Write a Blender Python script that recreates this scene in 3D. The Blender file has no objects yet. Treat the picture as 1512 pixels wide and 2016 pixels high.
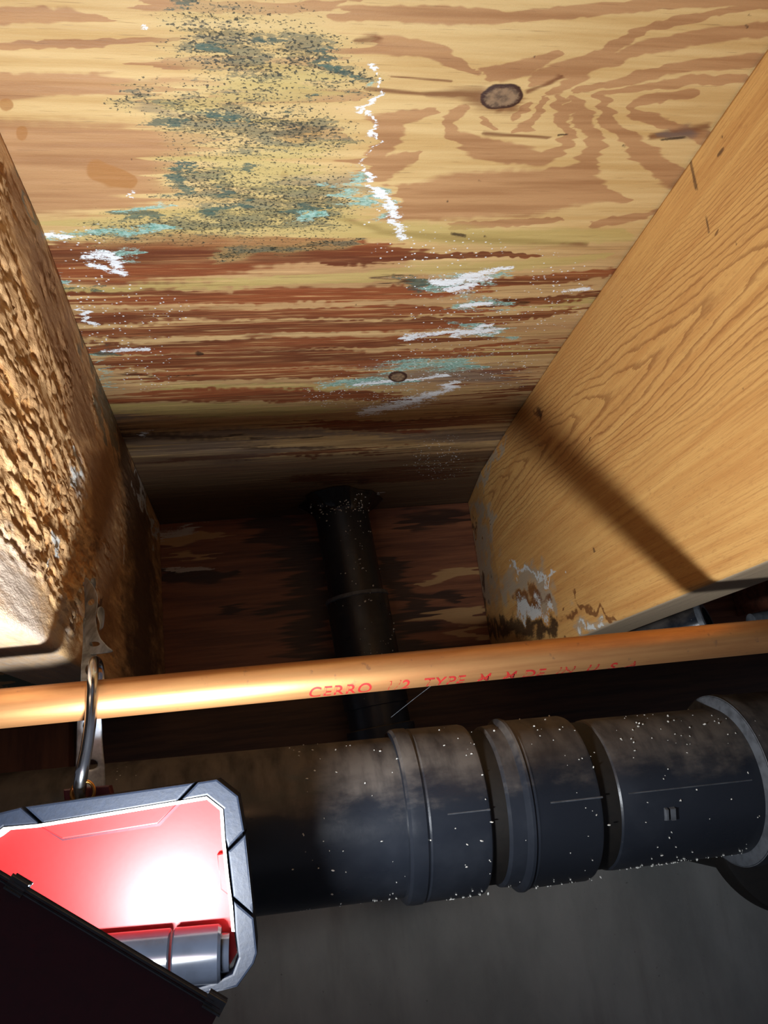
import bpy, bmesh, math, random
import numpy as np
from mathutils import Vector, Matrix
SC = bpy.context.scene
COL = SC.collection

# ------------------------------------------------------------------ camera
F_PX, CX, CY = 1514.0, 756.0, 1008.0
d1 = np.array([520-CX, 1500-CY, F_PX]); s_ = -0.071
c1 = np.array([1, s_, -(d1[0]+d1[1]*s_)/F_PX])
c1 /= np.linalg.norm(c1); d1 /= np.linalg.norm(d1)
W = np.array([c1, d1, -np.cross(d1, c1)])      # rows: world X (across), Y (along joists), Z up, in camera axes (right, down, fwd)
cam_d = bpy.data.cameras.new('camera'); cam = bpy.data.objects.new('camera', cam_d); COL.objects.link(cam)
right = W @ np.array([1, 0, 0]); up = W @ np.array([0, -1, 0]); back = W @ np.array([0, 0, -1])
cam.matrix_world = Matrix(((right[0], up[0], back[0], 0), (right[1], up[1], back[1], 0), (right[2], up[2], back[2], 0), (0, 0, 0, 1)))
cam_d.sensor_fit = 'VERTICAL'; cam_d.sensor_height = 36; cam_d.lens = 36*F_PX/2016
cam_d.clip_start = 0.01
SC.camera = cam

# ------------------------------------------------------------------ world, lamp light, exposure
world = bpy.data.worlds.new('world'); SC.world = world; world.use_nodes = True
world.node_tree.nodes['Background'].inputs[0].default_value = (0.75, 0.8, 1.0, 1)
world.node_tree.nodes['Background'].inputs[1].default_value = 0.10
SC.view_settings.view_transform = 'Standard'; SC.view_settings.look = 'None'
SC.view_settings.gamma = 1; SC.view_settings.exposure = 0.0; SC.view_settings.use_curve_mapping = False
LAMP_POS = Vector((-0.050, 0.247, -0.066)); LAMP_DIR = Vector((0.34, 0.36, 0.86)).normalized()
LAMP_POWER = 1.65
la = bpy.data.lights.new('led_array_light', 'AREA'); la.shape = 'RECTANGLE'; la.size = 0.03; la.size_y = 0.011
la.energy = LAMP_POWER; la.color = (0.90, 0.95, 1.0); la.spread = math.radians(165)
lo = bpy.data.objects.new('led_array_light', la); COL.objects.link(lo)
lo.location = LAMP_POS; lo.rotation_euler = LAMP_DIR.to_track_quat('-Z', 'Y').to_euler()

# ------------------------------------------------------------------ helpers
H = 0.2733      # underside of the plywood
RIM = 0.87      # face of the rim board
def ray(x, y): return W @ np.array([x-CX, y-CY, F_PX])
def on(x, y, ax, val):
    r = ray(x, y); return r*val/r[ax]
def vec(x, y, Y): return Vector(on(x, y, 1, Y))
def proj(P):
    v = P @ W
    z = np.maximum(v[:, 2], 1e-3)
    return CX+F_PX*v[:, 0]/z, CY+F_PX*v[:, 1]/z
def lin(c):
    o = []
    for v in c:
        v /= 255.0
        o.append(v/12.92 if v <= 0.04045 else ((v+0.055)/1.055)**2.4)
    return (o[0], o[1], o[2], 1)

def hash2(ix, iy, seed):
    h = (ix.astype(np.int64)*374761393 + iy.astype(np.int64)*668265263 + seed*1442695041) & 0x7fffffff
    h = ((h ^ (h >> 13))*1274126177) & 0x7fffffff
    return ((h ^ (h >> 16)) & 0xffff)/65535.0
def vn(x, y, seed=0):
    ix = np.floor(x); iy = np.floor(y); fx = x-ix; fy = y-iy
    fx = fx*fx*(3-2*fx); fy = fy*fy*(3-2*fy)
    a = hash2(ix, iy, seed); b = hash2(ix+1, iy, seed); c = hash2(ix, iy+1, seed); d = hash2(ix+1, iy+1, seed)
    return (a*(1-fx)+b*fx)*(1-fy)+(c*(1-fx)+d*fx)*fy
def fbm(x, y, seed=0, o=4):
    t = 0; a = 0.5; s = 0
    for i in range(o):
        t = t+a*vn(x, y, seed+i*17); s += a; a *= 0.5; x = x*2.03+5.1; y = y*2.03+1.7
    return t/s
def sst(a, b, x):
    t = np.clip((x-a)/(b-a), 0, 1); return t*t*(3-2*t)
def strokes(px, py, lst, out=None, lo_=-1.0):
    """largest (1 - distance/width) over the strokes; each stroke is [(x, y, width), ...]"""
    res = np.full(px.shape, float(lo_)) if out is None else out
    for st in lst:
        if len(st) == 1: st = [st[0], (st[0][0]+0.01, st[0][1], st[0][2])]
        for (x0, y0, w0), (x1, y1, w1) in zip(st[:-1], st[1:]):
            m = max(w0, w1)*2.0+2
            k = np.nonzero((px > min(x0, x1)-m) & (px < max(x0, x1)+m) & (py > min(y0, y1)-m) & (py < max(y0, y1)+m))[0]
            if len(k) == 0: continue
            X = px[k]; Y = py[k]; dx = x1-x0; dy = y1-y0
            t = np.clip(((X-x0)*dx+(Y-y0)*dy)/(dx*dx+dy*dy+1e-9), 0, 1)
            d = np.hypot(X-x0-t*dx, Y-y0-t*dy)
            res[k] = np.maximum(res[k], np.maximum(1-d/(w0+(w1-w0)*t), lo_))
    return res

def mesh_obj(name, verts, faces, mat, parent=None, smooth=True, attrs=None):
    me = bpy.data.meshes.new(name)
    if isinstance(verts, np.ndarray) and isinstance(faces, np.ndarray):
        n = len(verts); m = len(faces)
        me.vertices.add(n); me.vertices.foreach_set('co', verts.astype(np.float32).ravel())
        me.loops.add(m*4); me.loops.foreach_set('vertex_index', faces.astype(np.int32).ravel())
        me.polygons.add(m); me.polygons.foreach_set('loop_start', np.arange(0, m*4, 4, dtype=np.int32))
        me.polygons.foreach_set('loop_total', np.full(m, 4, dtype=np.int32))
        me.update(calc_edges=True)
    else:
        me.from_pydata([tuple(v) for v in verts], [], faces)
    if smooth: me.polygons.foreach_set('use_smooth', np.ones(len(me.polygons), dtype=bool))
    if attrs:
        for k, a in attrs.items():
            at = me.attributes.new(k, 'FLOAT', 'POINT'); at.data.foreach_set('value', np.asarray(a, dtype=np.float32))
    me.update()
    o = bpy.data.objects.new(name, me); COL.objects.link(o)
    if mat: me.materials.append(mat)
    if parent: o.parent = parent
    return o
def bm_obj(name, bm, mat, parent=None, smooth=False, angle=None):
    me = bpy.data.meshes.new(name)
    bmesh.ops.recalc_face_normals(bm, faces=bm.faces)
    if smooth:
        for f in bm.faces: f.smooth = True
        for e in bm.edges:
            if len(e.link_faces) == 2 and e.calc_face_angle(0) > math.radians(angle or 35): e.smooth = False
    bm.to_mesh(me); bm.free()
    o = bpy.data.objects.new(name, me); COL.objects.link(o); me.materials.append(mat)
    if parent: o.parent = parent
    return o
def tag(o, label, cat, group=None):
    o['label'] = label; o['category'] = cat
    if group: o['group'] = group
    return o
def thing(name, label, cat, loc=(0, 0, 0)):
    o = bpy.data.objects.new(name, None); COL.objects.link(o); o.location = loc; o.empty_display_size = 0.01
    bpy.context.view_layer.update()
    return tag(o, label, cat)
def adopt(ch, par):
    ch.parent = par; ch.matrix_parent_inverse = Matrix.Translation(-par.location); return ch
def grid_faces(nu, nv, wrap=False):
    i, j = np.meshgrid(np.arange(nu-1), np.arange(nv if wrap else nv-1), indexing='ij')
    j2 = (j+1) % nv
    return np.stack([i*nv+j, i*nv+j2, (i+1)*nv+j2, (i+1)*nv+j], -1).reshape(-1, 4)
def lathe(name, A, B, prof, mat, parent=None, n=72, cap=True):
    """prof = [(distance along A->B, radius)]"""
    A = Vector(A); B = Vector(B); ax = (B-A).normalized()
    u = ax.orthogonal().normalized(); v = ax.cross(u)
    vs = []; fs = []
    for t, r in prof:
        for k in range(n):
            a = 2*math.pi*k/n
            vs.append(A+ax*t+u*(r*math.cos(a))+v*(r*math.sin(a)))
    for i in range(len(prof)-1):
        for k in range(n):
            fs.append((i*n+k, i*n+(k+1) % n, (i+1)*n+(k+1) % n, (i+1)*n+k))
    if cap:
        fs.append(tuple(range(n))[::-1]); fs.append(tuple((len(prof)-1)*n+k for k in range(n)))
    bm = bmesh.new(); bv = [bm.verts.new(x) for x in vs]
    for f in fs: bm.faces.new([bv[i] for i in f])
    o = bm_obj(name, bm, mat, None, True, 32)
    if parent: adopt(o, parent)
    return o
def tube(name, pts, rad, mat, parent=None, n=20, sub=8):
    """smooth tube through pts; rad = number or list"""
    P = [Vector(p) for p in pts]; R = rad if isinstance(rad, (list, tuple)) else [rad]*len(P)
    Q = []; RR = []
    for i in range(len(P)-1):
        p0 = P[max(i-1, 0)]; p1 = P[i]; p2 = P[i+1]; p3 = P[min(i+2, len(P)-1)]
        for k in range(sub):
            t = k/sub
            Q.append(0.5*((2*p1)+(p2-p0)*t+(2*p0-5*p1+4*p2-p3)*t*t+(3*p1-p0-3*p2+p3)*t**3)); RR.append(R[i]*(1-t)+R[i+1]*t)
    Q.append(P[-1]); RR.append(R[-1])
    T0 = (Q[1]-Q[0]).normalized(); u = T0.orthogonal().normalized(); bm = bmesh.new(); rings = []
    # rounded ends
    ends = [(0, -1)]
    for i, q in enumerate(Q):
        T = (Q[min(i+1, len(Q)-1)]-Q[max(i-1, 0)]).normalized()
        u = (u-T*u.dot(T)).normalized(); v = T.cross(u)
        if i == 0:
            for a in (80, 50, 25):
                c = q-T*RR[0]*math.sin(math.radians(a))
                rings.append([bm.verts.new(c+(u*math.cos(2*math.pi*k/n)+v*math.sin(2*math.pi*k/n))*RR[0]*math.cos(math.radians(a))) for k in range(n)])
        rings.append([bm.verts.new(q+(u*math.cos(2*math.pi*k/n)+v*math.sin(2*math.pi*k/n))*RR[i]) for k in range(n)])
        if i == len(Q)-1:
            for a in (25, 50, 80):
                c = q+T*RR[-1]*math.sin(math.radians(a))
                rings.append([bm.verts.new(c+(u*math.cos(2*math.pi*k/n)+v*math.sin(2*math.pi*k/n))*RR[-1]*math.cos(math.radians(a))) for k in range(n)])
    for a, b in zip(rings[:-1], rings[1:]):
        for k in range(n): bm.faces.new((a[k], a[(k+1) % n], b[(k+1) % n], b[k]))
    bm.faces.new(rings[0][::-1]); bm.faces.new(rings[-1])
    o = bm_obj(name, bm, mat, None, True, 60)
    if parent: adopt(o, parent)
    return o
def box_bm(bm, lo3, hi3, M=None):
    r = bmesh.ops.create_cube(bm, size=1)['verts']
    for v in r:
        v.co = Vector([lo3[i]+(v.co[i]+0.5)*(hi3[i]-lo3[i]) for i in range(3)])
        if M: v.co = M @ v.co
    return r
def bevel_all(bm, w, seg=2, ang=30):
    es = [e for e in bm.edges if len(e.link_faces) == 2 and e.calc_face_angle(0) > math.radians(ang)]
    bmesh.ops.bevel(bm, geom=es, offset=w, segments=seg, affect='EDGES', profile=0.6)

# ------------------------------------------------------------------ node helper
class NT:
    def __init__(s, name, rough=0.6, metal=0.0):
        s.m = bpy.data.materials.new(name); s.m.use_nodes = True; s.t = s.m.node_tree
        s.b = s.t.nodes['Principled BSDF']; s.b.inputs['Roughness'].default_value = rough; s.b.inputs['Metallic'].default_value = metal
        tc = s.t.nodes.new('ShaderNodeTexCoord'); s.co = tc.outputs['Object']
    def _set(s, i, v):
        if hasattr(v, 'links'): s.t.links.new(v, i)
        else: i.default_value = v
    def noise(s, sc=(1, 1, 1), scale=1.0, det=4, rough=0.55, dist=0.0, col=False):
        mp = s.t.nodes.new('ShaderNodeMapping'); mp.inputs['Scale'].default_value = sc; s.t.links.new(s.co, mp.inputs[0])
        n = s.t.nodes.new('ShaderNodeTexNoise'); s.t.links.new(mp.outputs[0], n.inputs['Vector'])
        n.inputs['Scale'].default_value = scale; n.inputs['Detail'].default_value = det; n.inputs['Roughness'].default_value = rough
        n.inputs['Distortion'].default_value = dist
        return n.outputs['Color' if col else 'Fac']
    def voro(s, sc=(1, 1, 1), scale=1.0, feat='F1'):
        mp = s.t.nodes.new('ShaderNodeMapping'); mp.inputs['Scale'].default_value = sc; s.t.links.new(s.co, mp.inputs[0])
        n = s.t.nodes.new('ShaderNodeTexVoronoi'); n.feature = feat; s.t.links.new(mp.outputs[0], n.inputs['Vector']); n.inputs['Scale'].default_value = scale
        return n.outputs['Distance']
    def attr(s, name):
        n = s.t.nodes.new('ShaderNodeAttribute'); n.attribute_name = name; return n.outputs['Fac']
    def math(s, op, a, b=0.0, c=None):
        n = s.t.nodes.new('ShaderNodeMath'); n.operation = op; s._set(n.inputs[0], a); s._set(n.inputs[1], b)
        if c is not None: s._set(n.inputs[2], c)
        return n.outputs[0]
    def add(s, a, b): return s.math('ADD', a, b)
    def mul(s, a, b): return s.math('MULTIPLY', a, b)
    def ss(s, v, a, b, t0=0.0, t1=1.0):
        n = s.t.nodes.new('ShaderNodeMapRange'); n.interpolation_type = 'SMOOTHSTEP'
        s._set(n.inputs['Value'], v); n.inputs['From Min'].default_value = a; n.inputs['From Max'].default_value = b
        n.inputs['To Min'].default_value = t0; n.inputs['To Max'].default_value = t1
        return n.outputs[0]
    def mix(s, f, a, b, mode='MIX'):
        n = s.t.nodes.new('ShaderNodeMix'); n.data_type = 'RGBA'; n.blend_type = mode; s._set(n.inputs['Factor'], f)
        for i, v in ((6, a), (7, b)):
            s._set(n.inputs[i], v)
        return n.outputs[2]
    def jig(s, field, noise, amp):            # field + amp*(noise-0.5)*2
        return s.add(field, s.math('MULTIPLY_ADD', noise, 2*amp, -amp))
    def base(s, c): s._set(s.b.inputs['Base Color'], c)
    def rough(s, v): s._set(s.b.inputs['Roughness'], v)
    def bump(s, h, strength=0.3, dist=0.001):
        n = s.t.nodes.new('ShaderNodeBump'); n.inputs['Strength'].default_value = strength; n.inputs['Distance'].default_value = dist
        s.t.links.new(h, n.inputs['Height']); s.t.links.new(n.outputs[0], s.b.inputs['Normal'])
def val(c, k=1.0): return lin(c)

# ---- plywood (grain runs across, along X)
def plywood_mat():
    n = NT('plywood_stained', 0.55)
    st = n.noise((9, 160, 60), 1, 6, 0.6); st2 = n.noise((30, 900, 200), 1, 3, 0.6); big = n.noise((4, 12, 6), 1, 3)
    fine = n.noise((700, 1300, 900), 1, 3, 0.7)
    cream = n.mix(n.ss(st, 0.3, 0.7), val((210, 179, 124)), val((190, 154, 98)))
    tan = n.mix(n.ss(st, 0.35, 0.7), val((180, 137, 93)), val((156, 112, 72)))
    t = n.ss(n.jig(n.jig(n.attr('tan'), st, 0.16), st2, 0.14), -0.16, 0.16)
    c = n.mix(t, cream, tan)
    c = n.mix(n.ss(n.attr('aged'), -1.0, 1.0, 0, 0.7), c, n.mix(n.ss(st, 0.3, 0.7), val((186, 150, 104)), val((158, 122, 80))))
    # brown stain, knots
    c = n.mix(n.ss(n.jig(n.jig(n.attr('brown'), st, 0.45), st2, 0.3), 0.0, 0.9, 0, 0.85), c, val((112, 66, 36)))
    c = n.mix(n.ss(n.attr('amber'), -0.05, 0.2, 0, 0.75), c, val((160, 108, 54)))
    # olive bleach in the damp zone
    c = n.mix(n.ss(n.jig(n.attr('olive'), st, 0.3), 0.0, 0.6, 0, 0.62), c, val((176, 158, 92)))
    # red stain
    redc = n.mix(n.ss(n.noise((5, 60, 30), 1, 4, 0.6), 0.35, 0.65), val((132, 66, 38)), val((92, 42, 27)))
    redc = n.mix(n.ss(st2, 0.45, 0.75, 0, 0.6), redc, val((170, 112, 70)))
    c = n.mix(n.ss(n.jig(n.jig(n.attr('red'), st, 0.38), st2, 0.22), -0.08, 0.25, 0, 0.93), c, redc)
    c = n.mix(n.ss(n.noise((12, 420, 90), 1, 4, 0.65), 0.55, 0.68, 0, 0.5), c, n.mix(n.ss(n.attr('aged'), -0.5, 1), c, val((78, 44, 30))))
    c = n.mix(n.mul(n.ss(n.noise((16, 520, 90), 1, 3, 0.6), 0.57, 0.66, 0, 0.55), n.ss(n.attr('aged'), -0.3, 1)), c, val((206, 166, 112)))
    # grey purple wash
    c = n.mix(n.ss(n.jig(n.attr('grey'), st, 0.5), 0.0, 1.0, 0, 0.75), c, val((104, 88, 80)))
    # dark water stain toward the rim, plus shade painted into the colour there
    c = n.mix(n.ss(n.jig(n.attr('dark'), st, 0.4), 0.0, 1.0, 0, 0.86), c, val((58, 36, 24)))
    # mould: streaky speckles
    sp = n.noise((420, 900, 500), 1, 4, 0.75); sp2 = n.noise((60, 240, 100), 1, 4, 0.6)
    m = n.attr('mold')
    mf = n.add(n.mul(m, 0.30), n.add(n.mul(sp, 0.55), n.mul(sp2, 0.55)))
    mk = n.mul(n.ss(mf, 0.75, 0.80), n.ss(m, 0.02, 0.2))
    c = n.mix(n.mul(n.ss(m, 0.0, 0.6), 0.35), c, val((190, 170, 112)))
    c = n.mix(n.mul(mk, 0.6), c, n.mix(n.ss(sp2, 0.4, 0.7), val((58, 62, 50)), val((62, 84, 78))))
    spk = n.noise((650, 1000, 700), 1, 2, 0.5)
    c = n.mix(n.mul(n.ss(n.add(spk, n.mul(m, 0.14)), 0.665, 0.71), n.ss(m, 0.02, 0.3, 0, 0.85)), c, val((34, 40, 34)))
    # dense blotches
    bl = n.ss(n.jig(n.jig(n.attr('blotch'), sp2, 1.1), sp, 1.6), 0.25, 0.7, 0, 0.8)
    c = n.mix(bl, c, n.mix(n.ss(st2, 0.4, 0.7), val((56, 76, 68)), val((70, 98, 88))))
    # cyan and white crystals
    cy = n.ss(n.jig(n.jig(n.attr('cyan'), sp2, 1.1), sp, 1.6), 0.2, 0.8, 0, 0.85)
    c = n.mix(cy, c, n.mix(n.ss(sp, 0.4, 0.65), val((92, 150, 140)), val((168, 200, 190))))
    wh = n.ss(n.jig(n.jig(n.attr('white'), sp2, 0.9), sp, 1.7), 0.3, 0.6, 0, 0.95)
    c = n.mix(wh, c, val((232, 236, 240)))
    # scattered crystals in the damp band
    vo = n.voro((260, 330, 260), 1); cl = n.noise((14, 30, 20), 1, 3)
    dot = n.mul(n.ss(vo, 0.2, 0.12), n.ss(n.add(n.attr('crys'), n.math('MULTIPLY_ADD', cl, 2.4, -1.35)), 0.0, 0.25))
    c = n.mix(n.mul(dot, 0.9), c, val((236, 238, 240)))
    # dark pores
    c = n.mix(n.ss(n.noise((50, 1500, 500), 1, 2, 0.5), 0.66, 0.74, 0, 0.35), c, val((96, 62, 38)))
    # knot faces
    kn = n.attr('knot'); c = n.mix(n.ss(n.jig(kn, sp2, 0.15), 0.0, 0.12), c, val((60, 34, 24)))
    c = n.mix(n.ss(n.jig(kn, fine, 0.25), 0.2, 0.42), c, n.mix(n.ss(n.noise((300, 300, 300), 1, 4), 0.35, 0.7), val((140, 112, 84)), val((92, 72, 56))))
    c = n.mix(n.ss(n.jig(n.attr('ink'), fine, 0.5), 0.0, 0.7, 0, 0.85), c, val((48, 32, 24)))
    n.base(c)
    n.rough(n.ss(n.attr('red'), -0.5, 0.6, 0.62, 0.36))
    n.bump(n.add(n.mul(st2, 0.5), n.add(n.mul(fine, 0.5), n.add(dot, n.mul(wh, 0.8)))), 0.35, 0.0012)
    return n.m

# ---- joists (grain runs along Y)
def joist_right_mat():
    n = NT('fir_joist_smooth', 0.5)
    st = n.noise((160, 5, 150), 1, 6, 0.62); st2 = n.noise((500, 12, 900), 1, 3, 0.6); fine = n.noise((1300, 1300, 1300), 1, 2)
    flk = n.noise((500, 160, 700), 1, 3, 0.7)
    c = n.mix(n.ss(st, 0.3, 0.72), val((216, 166, 98)), val((196, 140, 78)))
    c = n.mix(n.ss(st2, 0.5, 0.74, 0, 0.42), c, val((160, 104, 58)))
    c = n.mix(n.ss(flk, 0.52, 0.72, 0, 0.3), c, val((150, 98, 56)))
    # cathedral grain lines out of the stored field
    ph = n.add(n.attr('arch'), n.mul(n.noise((60, 30, 110), 1, 4, 0.65), 1.1))
    fr = n.math('FRACT', ph)
    ln = n.ss(fr, 0.62, 0.93); ln = n.mul(ln, n.ss(fr, 1.0, 0.95))
    c = n.mix(n.mul(n.mul(ln, n.attr('archmask')), 0.62), c, val((136, 84, 44)))
    c = n.mix(n.ss(n.jig(n.attr('grey'), flk, 0.4), 0, 0.8, 0, 0.75), c, val((166, 156, 138)))
    c = n.mix(n.ss(n.jig(n.attr('brown'), flk, 0.5), 0, 0.6, 0, 0.85), c, val((112, 66, 34)))
    c = n.mix(n.ss(n.jig(n.attr('dark'), flk, 0.5), 0, 0.8, 0, 0.9), c, val((44, 30, 22)))
    c = n.mix(n.ss(n.jig(n.jig(n.attr('white'), n.noise((500, 500, 500), 1, 3, 0.7), 1.3), flk, 0.5), 0.15, 0.5, 0, 0.9), c, val((214, 216, 212)))
    c = n.mix(n.ss(n.noise((140, 60, 140), 1, 2, 0.5), 0.76, 0.79, 0, 0.75), c, val((92, 56, 34)))
    c = n.mix(n.ss(n.jig(n.attr('ink'), flk, 0.5), 0.0, 0.8, 0, 0.8), c, val((74, 50, 36)))
    n.base(c)
    n.bump(n.add(n.mul(flk, 0.6), n.add(n.mul(fine, 0.3), st2)), 0.35, 0.0008)
    return n.m
def joist_left_mat():
    n = NT('fir_joist_rough', 0.6)
    st = n.noise((200, 14, 200), 1, 6, 0.65); fine = n.noise((900, 350, 900), 1, 4, 0.7); flk = n.noise((260, 90, 320), 1, 4, 0.65)
    c = n.mix(n.ss(st, 0.3, 0.7), val((212, 172, 122)), val((174, 132, 88)))
    c = n.mix(n.ss(n.attr('chip'), 0.1, 0.8, 0, 0.85), c, n.mix(n.ss(flk, 0.3, 0.7), val((232, 176, 108)), val((180, 122, 72))))
    c = n.mix(n.ss(fine, 0.58, 0.75, 0, 0.45), c, val((92, 60, 40)))
    c = n.mix(n.ss(n.jig(n.attr('grey'), flk, 0.5), 0, 0.9, 0, 0.7), c, val((168, 160, 152)))
    c = n.mix(n.ss(n.jig(n.attr('brown'), flk, 0.4), 0, 0.8, 0, 0.75), c, val((116, 78, 48)))
    c = n.mix(n.ss(n.jig(n.attr('dark'), flk, 0.35), 0, 0.8, 0, 0.88), c, val((60, 38, 27)))
    c = n.mix(n.ss(n.jig(n.jig(n.attr('mold'), flk, 0.6), fine, 0.4), 0, 0.6, 0, 0.8), c, val((88, 92, 82)))
    c = n.mix(n.ss(n.jig(n.attr('white'), fine, 0.9), 0.1, 0.5, 0, 0.85), c, val((190, 192, 188)))
    n.base(c); n.bump(n.add(n.mul(fine, 1.0), flk), 0.6, 0.0012)
    return n.m
def rim_mat():
    n = NT('rim_wood_stained', 0.45)
    st = n.noise((7, 80, 130), 1, 5, 0.6); st2 = n.noise((25, 400, 700), 1, 3, 0.6); sp = n.noise((400, 400, 500), 1, 3, 0.7)
    c = n.mix(n.ss(st, 0.3, 0.7), val((150, 94, 62)), val((104, 60, 42)))
    c = n.mix(n.ss(n.jig(n.jig(n.attr('tan'), st, 0.4), st2, 0.25), 0, 0.3, 0, 0.9), c, val((196, 154, 102)))
    c = n.mix(n.ss(n.jig(n.jig(n.attr('dark'), st, 0.4), st2, 0.2), 0, 0.5, 0, 0.85), c, val((40, 25, 20)))
    c = n.mix(n.ss(n.jig(n.attr('mold'), n.noise((120, 120, 160), 1, 4, 0.7), 1.2), 0, 0.4, 0, 0.85), c, val((56, 92, 84)))
    c = n.mix(n.ss(n.jig(n.jig(n.attr('white'), st2, 0.9), sp, 0.7), 0.1, 0.7, 0, 0.85), c, val((200, 192, 180)))
    n.base(c); n.bump(st2, 0.3, 0.001)
    return n.m
def simple_wood(name, a, b, sc=(8, 120, 120)):
    n = NT(name, 0.6); st = n.noise(sc, 1, 5, 0.6); n.base(n.mix(n.ss(st, 0.3, 0.7), val(a), val(b)))
    n.bump(st, 0.3, 0.001); return n.m
def concrete_mat():
    n = NT('concrete', 0.85)
    a = n.noise((9, 9, 5), 1, 6, 0.6); b = n.noise((200, 200, 200), 1, 4, 0.6); s = n.noise((30, 30, 4), 1, 4)
    c = n.mix(n.ss(a, 0.3, 0.7), val((176, 176, 170)), val((146, 147, 142)))
    c = n.mix(n.ss(s, 0.5, 0.75, 0, 0.4), c, val((120, 116, 110))); c = n.mix(n.ss(b, 0.66, 0.74, 0, 0.5), c, val((60, 58, 54)))
    n.base(c); n.bump(b, 0.3, 0.002); return n.m
def abs_mat(name='black_plastic_dusty', dust=1.0):
    n = NT(name, 0.3)
    geo = n.t.nodes.new('ShaderNodeNewGeometry'); sx = n.t.nodes.new('ShaderNodeSeparateXYZ'); n.t.links.new(geo.outputs['Normal'], sx.inputs[0])
    a = n.noise((30, 60, 60), 1, 5, 0.65); b = n.noise((90, 30, 30), 1, 4, 0.6); sp = n.noise((400, 400, 400), 1, 3, 0.7)
    # dust settles on the upward side
    d = n.ss(n.add(sx.outputs['Z'], n.math('MULTIPLY_ADD', a, 1.5, -0.80)), 0.05, 0.75, 0, 0.62*dust)
    c = n.mix(d, val((34, 38, 46)), n.mix(n.ss(b, 0.35, 0.7), val((118, 108, 98)), val((70, 61, 53))))
    c = n.mix(n.mul(n.ss(b, 0.62, 0.70, 0, 0.5), d), c, val((30, 26, 22)))
    c = n.mix(n.ss(n.noise((14, 14, 14), 1, 5, 0.6), 0.5, 0.75, 0, 0.22), c, val((80, 84, 92)))
    vo = n.voro((260, 260, 260), 1); cl = n.noise((22, 22, 22), 1, 4)
    dot = n.mul(n.ss(vo, 0.13, 0.07), n.ss(cl, 0.58, 0.66)); c = n.mix(dot, c, val((196, 196, 190)))
    n.base(c); n.rough(n.add(n.mul(d, 0.6), n.ss(a, 0.2, 0.8, 0.24, 0.42)))
    n.bump(n.add(n.mul(sp, 0.3), n.add(dot, n.mul(n.noise((60, 60, 60), 1, 3), 0.4))), 0.15, 0.001)
    return n.m
def copper_mat():
    n = NT('aged_copper', 0.34, 1.0)
    a = n.noise((20, 90, 90), 1, 5, 0.6); b = n.noise((160, 160, 160), 1, 4, 0.6); l = n.noise((6, 260, 260), 1, 4, 0.6)
    c = n.mix(n.ss(a, 0.3, 0.7), val((212, 156, 100)), val((186, 130, 82)))
    c = n.mix(n.ss(l, 0.45, 0.75, 0, 0.4), c, val((160, 104, 66)))
    c = n.mix(n.ss(b, 0.62, 0.72, 0, 0.5), c, val((130, 98, 84)))
    n.base(c); n.rough(n.ss(a, 0.2, 0.8, 0.34, 0.5)); n.b.inputs['Metallic'].default_value = 0.75
    n.bump(b, 0.08, 0.0005); return n.m
def plain(name, col, rough=0.4, metal=0.0, bumps=0.1, sc=300, var=0.25, trans=0.0):
    n = NT(name, rough, metal); a = n.noise((sc, sc, sc), 1, 4, 0.6)
    d = tuple(max(0, x*(1-var)) for x in col)
    n.base(n.mix(n.ss(a, 0.35, 0.7), val(col), val(d)))
    if bumps: n.bump(a, bumps, 0.0005)
    return n.m

M = dict(ply=plywood_mat(), jr=joist_right_mat(), jl=joist_left_mat(), rim=rim_mat(), conc=concrete_mat(), abs=abs_mat(),
         cop=copper_mat(), sill=simple_wood('sill_wood', (92, 62, 42), (58, 38, 28)), board=simple_wood('reddish_board_wood', (140, 84, 52), (96, 54, 36), (60, 60, 9)),
         galv=plain('galvanised_metal', (186, 196, 208), 0.42, 0.3, 0.15, 90, 0.35), chrome=plain('polished_metal', (214, 216, 220), 0.16, 1.0, 0, 80, 0.1),
         rubber=plain('grey_rubber', (20, 27, 40), 0.5, 0.0, 0.15, 500, 0.15), red=plain('red_plastic', (186, 26, 26), 0.42, 0.0, 0.03, 400, 0.06),
         black=plain('glossy_black_plastic', (34, 38, 46), 0.2, 0.0, 0.05, 60, 0.2), whiterim=plain('pale_lamp_trim', (226, 214, 206), 0.35, 0.0, 0, 100, 0.05),
         darkred=plain('dark_red_plastic', (70, 10, 26), 0.4, 0.0, 0.05, 300, 0.1), brass=plain('brass', (196, 140, 70), 0.3, 1.0, 0, 100, 0.1),
         ink=plain('red_ink', (150, 26, 24), 0.5, 0.0, 0, 300, 0.2), crumb=plain('pale_crumbs', (222, 220, 212), 0.7, 0, 0, 100, 0.1),
         goop=plain('dark_sealant', (30, 26, 26), 0.22, 0.0, 0.8, 90, 0.3), gap=plain('shadow_black_plastic', (24, 20, 16), 0.6, 0, 0.1, 200, 0.3),
         brick=plain('reddish_block', (150, 88, 64), 0.8, 0, 0.4, 120, 0.3), greyrim=plain('worn_grey_plastic', (96, 100, 106), 0.45, 0, 0.1, 150, 0.25))
M['rubber'].node_tree.nodes['Principled BSDF'].inputs['Specular IOR Level'].default_value = 0.3
M['red'].node_tree.nodes['Principled BSDF'].inputs['Specular IOR Level'].default_value = 0.3
e = NT('lit_led_lens'); e.b.inputs['Emission Color'].default_value = (0.9, 0.95, 1, 1); e.b.inputs['Emission Strength'].default_value = 30; M['led'] = e.m

# ================================================================== STRUCTURE
def joined(a, step_out, lo_out, hi_out): 
    return np.concatenate([np.arange(lo_out, a[0]-step_out/2, step_out), a, np.arange(a[-1]+step_out, hi_out+1e-6, step_out)])
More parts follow.
